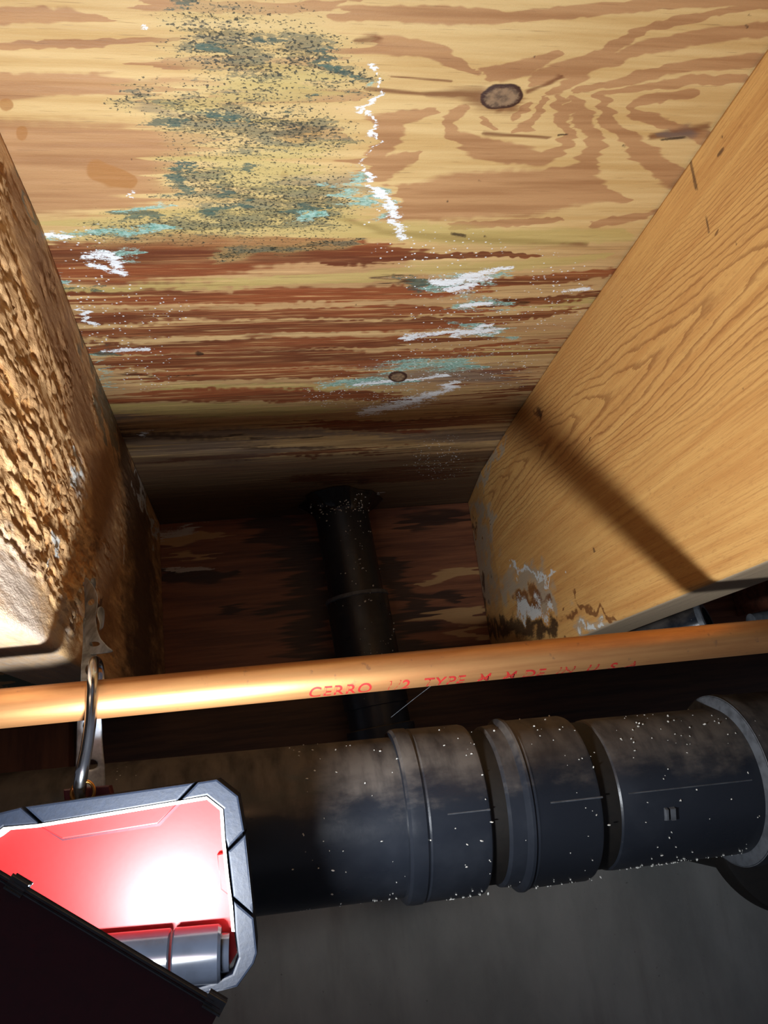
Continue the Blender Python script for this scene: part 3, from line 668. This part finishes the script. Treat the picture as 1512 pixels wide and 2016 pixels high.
lathe('coupling', dA, dA+adir, [(s0, 0.040), (s0+0.0004, 0.0435), (s0+0.002, 0.0452), (s0+0.010, 0.0458), (s0+0.0112, 0.0475), (s0+0.0125, 0.0490), (s0+0.0140, 0.0492), (s0+0.0150, 0.0480), (s0+0.0165, 0.0482), (s0+0.018, 0.0475), (s1-0.003, 0.0475), (s1-0.001, 0.0468), (s1, 0.0455), (s1, 0.040)], M['abs'], dp, 96)
lathe('pipe_section', dA, dA+adir, [(s1-0.004, 0.0425), (S(1185), 0.0425)], M['gap'], dp, 96)
s0 = S(1157); s1 = S(1432)
lathe('pipe_section', dA, dA+adir, [(s0, 0.039), (s0+0.0004, 0.0420), (s0+0.002, 0.0434), (s0+0.005, 0.0438), (s1, 0.0438)], M['abs'], dp, 96)
s0 = S(1418)
lathe('elbow_hub', dA, dA+adir, [(s0, 0.0435), (s0+0.0008, 0.0505), (s0+0.0015, 0.0515)], M['greyrim'], dp, 96, False)
lathe('elbow_hub', dA, dA+adir, [(s0+0.0010, 0.0510), (s0+0.006, 0.0520), (s0+0.012, 0.0510), (s0+0.05, 0.0510), (s0+0.052, 0.044), (s0+0.5, 0.044)], M['abs'], dp, 96)
hc = Vector(on(1568, 1612, 1, 0.53)); rh = 0.0635
lathe('branch_hub', hc-Vector((0, 0.0, 0)), hc+Vector((0, 1, 0)), [(0, rh-0.004), (0.001, rh-0.001), (0.003, rh), (0.018, rh), (0.020, rh-0.02), (0.33, rh-0.02)], M['gap'], dp, 96)
# moulded plug on the pipe, seam lines, crumbs
rng = random.Random(4)
def surf(x, ang, r):   # point on the drain pipe; ang from camera-facing (0) toward the bottom (+)
    s = S(x); u = Vector((0, -1, 0)); u = (u-adir*u.dot(adir)).normalized(); v = adir.cross(u).normalized(); v = v if v.z < 0 else -v
    nrm = u*math.cos(ang)+v*math.sin(ang)
    return dA+adir*s+nrm*r, nrm, nrm.cross(adir)
P, nrm, tn = surf(1245, 0.28, 0.0438)
bm = bmesh.new(); Mx = Matrix((( adir.x, tn.x, nrm.x, P.x), (adir.y, tn.y, nrm.y, P.y), (adir.z, tn.z, nrm.z, P.z), (0, 0, 0, 1)))
for dx, w in ((-0.0024, 0.0012), (0.0012, 0.0016)):
    r = bmesh.ops.create_cube(bm, size=1)['verts']
    for v in r: v.co = Mx @ Vector((dx+v.co.x*w*2*(0.7 if v.co.z > 0 else 1), v.co.y*(0.0085 if v.co.z < 0 else 0.006), v.co.z*0.004))
bevel_all(bm, 0.0003)
adopt(bm_obj('moulded_nub', bm, M['greyrim'], smooth=True), dp)
def seam(xa, xb, r, ang):
    bm = bmesh.new(); n = 24; pts = []
    for i in range(n+1):
        q, nr, tn = surf(xa+(xb-xa)*i/n, ang, r); pts.append((bm.verts.new(q-tn*0.0005-nr*0.0002), bm.verts.new(q+nr*0.00035), bm.verts.new(q+tn*0.0005-nr*0.0002)))
    for a, b in zip(pts[:-1], pts[1:]):
        bm.faces.new((a[0], a[1], b[1], b[0])); bm.faces.new((a[1], a[2], b[2], b[1]))
    adopt(bm_obj('mould_seam', bm, M['greyrim'], smooth=True), dp)
seam(846, 922, 0.0478, -0.02); seam(1030, 1124, 0.0476, -0.02); seam(1175, 1400, 0.0438, -0.02)
def crumbs(name, pts, mat, parent, szs=(0.0002, 0.0007)):
    bm = bmesh.new()
    for P, nrm in pts:
        s = rng.uniform(*szs); m = Matrix.Translation(P+nrm*s*0.3) @ Matrix.Rotation(rng.uniform(0, 6.28), 4, Vector((rng.uniform(-1, 1), rng.uniform(-1, 1), 1)).normalized()) @ Matrix.Diagonal((s*rng.uniform(0.7, 1.9), s, s*0.7, 1))
        bmesh.ops.create_icosphere(bm, subdivisions=1, radius=1, matrix=m)
    o = bm_obj(name, bm, mat); o['kind'] = 'stuff'; adopt(o, parent); return o
pts = []
def rad_at(x):
    if x < 775: return 0.044
    if x < 930: return 0.0477
    if x < 968: return None
    if x < 1015: return 0.0456
    if x < 1135: return 0.0474
    if x < 1190: return None
    return 0.0438
for k in range(300):
    x = rng.choice([rng.gauss(900, 60), rng.gauss(1090, 60), rng.uniform(1190, 1415), rng.uniform(560, 780), rng.gauss(1260, 40)])
    if not 560 < x < 1415: continue
    r = rad_at(x)
    if r is None: continue
    w = rng.random(); ang = rng.gauss(1.35, 0.12) if w < 0.42 else (rng.uniform(-1.2, 1.3) if w < 0.75 else rng.gauss(-1.0, 0.3))
    q, nr, _ = surf(x, ang, r); pts.append((q, nr))
crumbs('crumbs', pts, M['crumb'], dp)

# ================================================================== VENT PIPE rising through the subfloor
YV = 0.828
vT = Vector(on(668, 985, 1, YV)); vB = Vector(on(752, 1450, 1, YV)); vd = (vB-vT).normalized()
vT = vT-vd*((vT.z-(H+0.0))/vd.z)
vp = thing('vent_pipe', 'black plastic pipe going up through a sealed hole in the subfloor', 'pipe', tuple(vT))
L = (vB-vT).length
def vs(y):
    lo_, hi_ = -0.1, 1.0
    for _ in range(40):
        m = (lo_+hi_)/2
        if proj(np.array(vT+vd*m)[None])[1][0] < y: lo_ = m
        else: hi_ = m
    return lo_
lathe('pipe_section', vT-vd*0.02, vB, [(0, 0.0300), (vs(1185)+0.02, 0.0300)], M['abs'], vp, 64)
lathe('coupling', vT, vB, [(vs(1178), 0.030), (vs(1178)+0.0005, 0.0330), (vs(1178)+0.003, 0.0338), (vs(1390), 0.0342), (vs(1392), 0.031)], M['abs'], vp, 64)
lathe('coupling_rim', vT, vB, [(vs(1174), 0.0300), (vs(1174)+0.0005, 0.0345), (vs(1174)+0.004, 0.0350), (vs(1174)+0.005, 0.0335)], M['greyrim'], vp, 64, False)
lathe('pipe_section', vT, vB, [(vs(1385), 0.0320), (vs(1430), 0.0322), (vs(1432), 0.036), (vs(1520), 0.036), (vs(1530), 0.03), (vs(1700), 0.03)], M['abs'], vp, 64)
# lumpy sealant collar
bm = bmesh.new(); n = 96; rings = []
for ri, (r, dz) in enumerate([(0.046, 0.0), (0.043, -0.004), (0.038, -0.008), (0.033, -0.014), (0.0302, -0.019), (0.0298, -0.021)]):
    row = []
    for k in range(n):
        a = 2*math.pi*k/n; j = 1+0.10*math.sin(3*a+1)+0.05*math.sin(7*a)+rng.uniform(-0.02, 0.02)
        q = vT+vd*(-dz) if dz else vT.copy()
        jr_ = r*(j if ri < 3 else 1+0.02*math.sin(9*a)); 
        yy = min(q.y+jr_*math.sin(a), RIM-0.0015)
        row.append(bm.verts.new((q.x+jr_*math.cos(a), yy, (H-0.0012 if ri == 0 else q.z+rng.uniform(-0.0008, 0.0008)))))
    rings.append(row)
for a, b in zip(rings[:-1], rings[1:]):
    for k in range(n): bm.faces.new((a[k], a[(k+1) % n], b[(k+1) % n], b[k]))
adopt(bm_obj('sealant_collar', bm, M['goop'], smooth=True, angle=80), vp)['label'] = 'lumpy dark sealant collar'
pts = []
for k in range(110):
    a = math.radians(rng.gauss(-95, 38)); s = abs(rng.gauss(0.014, 0.006)); n_ = Vector((math.cos(a), math.sin(a), -0.3)).normalized()
    pts.append((vT+vd*s+Vector((math.cos(a), math.sin(a), 0))*(0.0305+max(0, 0.019-s)*0.5), n_))
for k in range(60):
    a = math.radians(rng.gauss(-70, 30)); s = rng.uniform(0.03, 0.19); pts.append((vT+vd*s+Vector((math.cos(a), math.sin(a), 0))*(0.0302 if s < vs(1174) else 0.0340), Vector((math.cos(a), math.sin(a), 0))))
crumbs('mineral_crust', pts, M['crumb'], vp, (0.0004, 0.0011))

# ================================================================== METAL STRAP
stp = thing('hanger_strap', 'bent galvanised perforated strap hanging from the left joist behind the copper pipe', 'strap', tuple(vec(180, 1345, 0.37)))
def ribbon(name, rows, holes=(), th=0.0007, parent=None):
    """rows = [(Lx, Ly, Rx, Ry, Y_left, Y_right)]; a hole is cut in each listed cell"""
    bm = bmesh.new(); R = [(vec(a, b, ya), vec(c, d, yb)) for a, b, c, d, ya, yb in rows]
    def pt(i, s, t):
        l = R[i][0].lerp(R[i+1][0], t); r = R[i][1].lerp(R[i+1][1], t); return l.lerp(r, s)
    cache = {}
    def V_(p):
        k = (round(p.x, 6), round(p.y, 6), round(p.z, 6))
        if k not in cache: cache[k] = bm.verts.new(p)
        return cache[k]
    sq = [(0, 0), (0.5, 0), (1, 0), (1, 0.5), (1, 1), (0.5, 1), (0, 1), (0, 0.5)]
    for i in range(len(R)-1):
        if i in holes:
            inn = [(0.5+0.27*math.cos(a), 0.5+0.30*math.sin(a)) for a in [math.atan2(t-0.5, s-0.5) for s, t in sq]]
            for k in range(8):
                k2 = (k+1) % 8
                bm.faces.new([V_(pt(i, *sq[k])), V_(pt(i, *sq[k2])), V_(pt(i, *inn[k2])), V_(pt(i, *inn[k]))])
        else:
            for s0_, s1_ in ((0, 0.5), (0.5, 1)):
                for t0, t1 in ((0, 0.5), (0.5, 1)):
                    bm.faces.new([V_(pt(i, s0_, t0)), V_(pt(i, s1_, t0)), V_(pt(i, s1_, t1)), V_(pt(i, s0_, t1))])
    o = bm_obj(name, bm, M['galv'], smooth=True, angle=50)
    md = o.modifiers.new('s', 'SOLIDIFY'); md.thickness = th; md.offset = 0
    md = o.modifiers.new('b', 'SUBSURF'); md.levels = 1; md.render_levels = 1
    adopt(o, parent); return o
ribbon('crumpled_fold', [(166, 1136, 172, 1137, 0.455, 0.452), (165, 1155, 184, 1152, 0.450, 0.440), (166, 1180, 193, 1170, 0.445, 0.428), (167, 1200, 193, 1192, 0.440, 0.425), (165, 1222, 189, 1214, 0.430, 0.420), (164, 1243, 192, 1240, 0.420, 0.405),
    (167, 1262, 199, 1258, 0.412, 0.395), (170, 1280, 212, 1272, 0.405, 0.388), (172, 1291, 229, 1284, 0.400, 0.382)], holes=(2, 6), parent=stp)
ribbon('curled_loop', [(192, 1196, 200, 1193, 0.420, 0.420), (190, 1210, 206, 1200, 0.415, 0.430), (197, 1230, 206, 1215, 0.412, 0.432), (195, 1243, 203, 1236, 0.410, 0.425)], parent=stp)
ribbon('strap_band', [(163, 1215, 170, 1216, 0.430, 0.430), (163, 1262, 180, 1262, 0.415, 0.412), (160, 1300, 195, 1300, 0.395, 0.392), (158, 1340, 198, 1336, 0.376, 0.376), (155, 1375, 198, 1372, 0.374, 0.374), (152, 1410, 200, 1406, 0.374, 0.374), (150, 1450, 202, 1446, 0.374, 0.374),
    (149, 1490, 205, 1486, 0.374, 0.374), (148, 1526, 208, 1520, 0.374, 0.374), (146, 1570, 210, 1564, 0.374, 0.374)], holes=(2, 5, 7), parent=stp)
# screw fixing it to the joist
q = vec(167, 1150, 0.462)
lathe('screw', q+Vector((0.006, 0, 0)), q-Vector((0.02, 0, 0)), [(0, 0.0012), (0.0005, 0.0030), (0.002, 0.0032), (0.0025, 0.0014), (0.02, 0.001)], M['galv'], stp, 20)

# ================================================================== WORK LIGHT
YB = 0.338
wl = thing('work_light', 'red and grey work light switched on, hanging from the copper pipe by its hook', 'work light', tuple(vec(160, 1560, YB)))
def P2(x, y, dy=0.0):            # on the lamp's front plane, pushed back by dy
    p = vec(x, y, YB); p.y += dy; return p
outer = [(-92, 1690), (-72, 1648), (-10, 1602), (45, 1588), (428, 1533), (470, 1566), (482, 1640), (498, 1780), (507, 1872), (500, 1893), (468, 1938), (440, 1944), (160, 2010), (-60, 2060), (-98, 2030)]
inner = [(-58, 1694), (-45, 1664), (-4, 1640), (14, 1626), (80, 1620), (408, 1566), (441, 1592), (445, 1650), (452, 1720), (459, 1780), (462, 1830), (470, 1880), (462, 1912), (420, 1926), (160, 1984), (-50, 2022)]
def strip_ring(name, A, B, da, db, mat, parent, bev=0):
    """closed band between two outlines of different vertex counts, resampled by angle"""
    return None
def poly_prism(name, poly, d0, d1_, mat, parent, bev=0.0006, taper=0):
    bm = bmesh.new(); c = [bm.verts.new(P2(x, y, d0)) for x, y in poly]
    f = bm.faces.new(c); r = bmesh.ops.extrude_face_region(bm, geom=[f])
    for v in r['geom']:
        if isinstance(v, bmesh.types.BMVert): v.co.y += d1_-d0
    if bev: bevel_all(bm, bev, 2, 40)
    o = bm_obj(name, bm, mat, smooth=False); adopt(o, parent); return o
# rubber frame: one piece per moulded segment with grooves between, so the segments sit side by side on the back shell
def seg(name, pts, mat=M['rubber'], d0=-0.004, d1_=0.026): return poly_prism(name, pts, d0, d1_, mat, wl, 0.0009)
back_ = poly_prism('back_shell', [(-88, 1692), (-8, 1606), (45, 1592), (426, 1537), (466, 1568), (478, 1640), (503, 1872), (464, 1934), (160, 2006), (-60, 2054)], 0.006, 0.027, M['black'], wl, 0.0015)
seg('bumper', [(-92, 1690), (-72, 1648), (-10, 1602), (46, 1588), (84, 1621), (14, 1626), (-4, 1640), (-45, 1664), (-58, 1694)])
seg('bumper', [(54, 1587), (384, 1540), (350, 1577), (90, 1620)])
seg('bumper', [(391, 1539), (428, 1533), (470, 1566), (482, 1634), (450, 1668), (445, 1650), (441, 1592), (408, 1566), (356, 1576)])
seg('bumper', [(484, 1641), (497, 1775), (499, 1796), (460, 1762), (450, 1674)])
seg('bumper', [(500, 1803), (507, 1872), (500, 1893), (468, 1938), (440, 1944), (380, 1958), (380, 1942), (420, 1930), (458, 1912), (470, 1880), (464, 1830), (461, 1770)])
seg('bumper', [(-60, 1700), (-94, 1696), (-98, 2030), (-60, 2060), (160, 2010), (376, 1960), (376, 1942), (160, 1986), (-48, 2024)])
# pale inner trim: follows the window
bm = bmesh.new(); tr = [(-58, 1694), (-45, 1664), (-4, 1640), (14, 1627), (80, 1621), (408, 1567), (440, 1592), (444, 1650), (451, 1720), (459, 1780), (463, 1830)]
def inset(p, k=7.0):
    out = []
    for i, (x, y) in enumerate(p):
        a_ = p[max(i-1, 0)]; b_ = p[min(i+1, len(p)-1)]; dx, dy = b_[0]-a_[0], b_[1]-a_[1]; l = math.hypot(dx, dy); out.append((x-dy/l*k, y+dx/l*k))
    return out
ti = inset(tr, 6.5)
rowA = [bm.verts.new(P2(x, y, -0.0044)) for x, y in tr]; rowB = [bm.verts.new(P2(x, y, -0.0032)) for x, y in ti]; rowC = [bm.verts.new(P2(x, y, 0.0045)) for x, y in inset(tr, 8)]
rowD = [bm.verts.new(P2(x, y, 0.0045)) for x, y in tr]
for r1, r2 in ((rowA, rowB), (rowB, rowC), (rowD, rowA)):
    for i in range(len(tr)-1): bm.faces.new((r1[i], r1[i+1], r2[i+1], r2[i]))
adopt(bm_obj('window_trim', bm, M['whiterim'], smooth=True), wl)
# red panel, recessed, with raised pads
poly_prism('face_panel', [(-56, 1694), (-43, 1666), (14, 1630), (80, 1624), (406, 1571), (436, 1594), (440, 1650), (456, 1790), (458, 1826), (466, 1880), (440, 1925), (160, 1984), (-50, 2020)], 0.0042, 0.0060, M['red'], wl, 0.0)
poly_prism('pad_shadow', [(72, 1627), (119, 1657), (313, 1627), (356, 1582), (340, 1583)], 0.0030, 0.0042, M['darkred'], wl, 0.0)  # thin dark red outline, the pad's shadow put in as colour
poly_prism('raised_pad', [(76, 1627), (122, 1652), (310, 1622), (348, 1583), (340, 1584)], 0.0004, 0.0042, M['red'], wl, 0.0005)
poly_prism('raised_pad', [(427, 1683), (431, 1715), (435, 1752), (455, 1768), (458, 1774), (447, 1690), (440, 1680)], 0.0010, 0.0042, M['red'], wl, 0.0004)
# hinge barrels
h0 = P2(225, 1893, -0.002); h1 = P2(452, 1872, -0.002); hd = (h1-h0).normalized(); hl = (h1-h0).length
def s_of(x): return hl*(x-225)/(452-225)
R_ = 0.0100
lathe('hinge_barrel', h0, h1, [(s_of(-10), R_-0.0006), (s_of(-10)+0.0005, R_), (s_of(336)-0.0006, R_), (s_of(336), R_-0.0008)], M['black'], wl, 48)
lathe('hinge_barrel', h0, h1, [(s_of(341), R_-0.0008), (s_of(341)+0.0006, R_), (s_of(430), R_), (s_of(436), R_-0.0008), (s_of(438), R_-0.003), (s_of(452), R_-0.0035)], M['black'], wl, 48)
# open front panel (head): edge toward the lamp face, back toward us
E0 = vec(-110, 1655, 0.236); E1 = vec(432, 1978, 0.232); ed = (E1-E0).normalized()
down = Vector((0.02, -0.10, -0.97)); down = (down-ed*down.dot(ed)).normalized(); nn = ed.cross(down).normalized()
if nn.y < 0: nn = -nn
Lh = (E1-E0).length
def HP(a, b, c): return E0+ed*a+down*b+nn*c
def slab(name, a0, a1, b0, b1, c0, c1, mat, bev=0.001):
    bm = bmesh.new(); r = bmesh.ops.create_cube(bm, size=1)['verts']
    for v in r: v.co = HP(a0+(v.co.x+.5)*(a1-a0), b0+(v.co.y+.5)*(b1-b0), c0+(v.co.z+.5)*(c1-c0))
    if bev: bevel_all(bm, bev)
    o = bm_obj(name, bm, mat, smooth=True); adopt(o, wl); return o
slab('lamp_head', 0.0, Lh, 0.0006, 0.085, -0.001, 0.0016, M['darkred'], 0.0006)
slab('head_edge_trim', 0.0, Lh-0.002, -0.0002, 0.0009, -0.0012, 0.0016, M['greyrim'], 0.0004)
for t in (0.275, 0.985):
    slab('edge_clip', Lh*t-0.002, Lh*t+0.002, -0.0013, 0.0016, -0.0014, 0.0022, M['greyrim'], 0.0006)
# lens block on the inside of the head, with the lit array
q = LAMP_DIR.to_track_quat('Z', 'Y').to_matrix().to_4x4(); Mx = Matrix.Translation(LAMP_POS-LAMP_DIR*0.0012) @ q
bm = bmesh.new(); box_bm(bm, (-0.017, -0.0075, -0.008), (0.017, 0.0075, -0.0012), Mx); bevel_all(bm, 0.0008)
adopt(bm_obj('led_housing', bm, M['black'], smooth=True), wl)
bm = bmesh.new(); box_bm(bm, (-0.0145, -0.005, -0.0013), (0.0145, 0.005, -0.0002), Mx)
adopt(bm_obj('led_lens', bm, M['led']), wl)
lo.name = 'led_array_light'; adopt(lo, wl)
# hook over the pipe
tube('hook', [vec(188, 1372, 0.352)+Vector((0, 0.0115, -0.004)), vec(186, 1330, 0.352)+Vector((0, 0.0105, 0.004)), vec(184, 1316, 0.352)+Vector((0, 0.002, 0.0035)), vec(183, 1328, 0.342), vec(181, 1375, 0.3405), vec(178, 1420, 0.340), vec(170, 1475, 0.340), vec(161, 1520, 0.340), vec(157, 1552, 0.343), vec(156, 1580, 0.346)],
     [0.0021, 0.0021, 0.0021, 0.0022, 0.0024, 0.0024, 0.0024, 0.0026, 0.0026, 0.0022], M['chrome'], wl, 20, 8)
bm = bmesh.new(); n = 40; c = vec(163, 1560, 0.343); rings = []
for i in range(n):
    a = 2*math.pi*i/n; d = Vector((math.cos(a), 0, math.sin(a)))
    rings.append([bm.verts.new(c+d*(0.0044+0.0007*math.cos(b))+Vector((0, 1, 0))*0.0007*math.sin(b)) for b in [2*math.pi*k/10 for k in range(10)]])
for i in range(n):
    for k in range(10): bm.faces.new((rings[i][k], rings[i][(k+1) % 10], rings[(i+1) % n][(k+1) % 10], rings[(i+1) % n][k]))
adopt(bm_obj('hook_ring', bm, M['brass'], smooth=True, angle=80), wl)
poly_prism('hook_mount', [(112, 1556), (140, 1552), (205, 1548), (212, 1575), (115, 1590)], 0.010, 0.018, M['darkred'], wl, 0.0006)

# ================================================================== things beyond the right joist
q = vec(1378, 1216, 0.62)
fp = thing('pipe_fitting', 'black fitting with a worn grey lip, peeking out beyond the golden joist', 'fitting', tuple(q))
fa = vec(1330, 1246, 0.62); fb = vec(1395, 1222, 0.60); fdv = (fb-fa).normalized(); fL = (fb-fa).length
lathe('fitting_body', fa, fb, [(-0.05, 0.015), (fL-0.004, 0.015), (fL-0.004, 0.016)], M['abs'], fp, 48)
lathe('fitting_lip', fa, fb, [(fL-0.005, 0.0150), (fL-0.005, 0.0172), (fL-0.001, 0.0174), (fL, 0.0165), (fL, 0.012)], M['greyrim'], fp, 48, False)
bm = bmesh.new(); q = vec(1530, 1160, 0.80); box_bm(bm, (q.x-0.012, 0.78, 0.10), (q.x+0.10, RIM-0.001, H-0.001)); bevel_all(bm, 0.002)
tag(bm_obj('wooden_block', bm, M['brick'], smooth=True), 'reddish block seen at the right edge beyond the golden joist', 'block')
fa = vec(1478, 1224, 0.60); fb = vec(1640, 1196, 0.60)
lathe('conduit', fa, fb, [(0, 0.005), (0.0005, 0.0068), (0.01, 0.007), (0.2, 0.007)], M['greyrim'], None, 32)
tag(bpy.data.objects['conduit'], 'grey conduit end just above the copper pipe at the right edge', 'conduit')

# hairs / webs
tube('cobweb_strand', [vec(770, 1412, 0.44), vec(815, 1376, 0.41), vec(853, 1347, 0.362)], 0.00010, M['greyrim'], None, 6, 4)
tag(bpy.data.objects['cobweb_strand'], 'thin pale cobweb strand stretched below the copper pipe', 'cobweb')
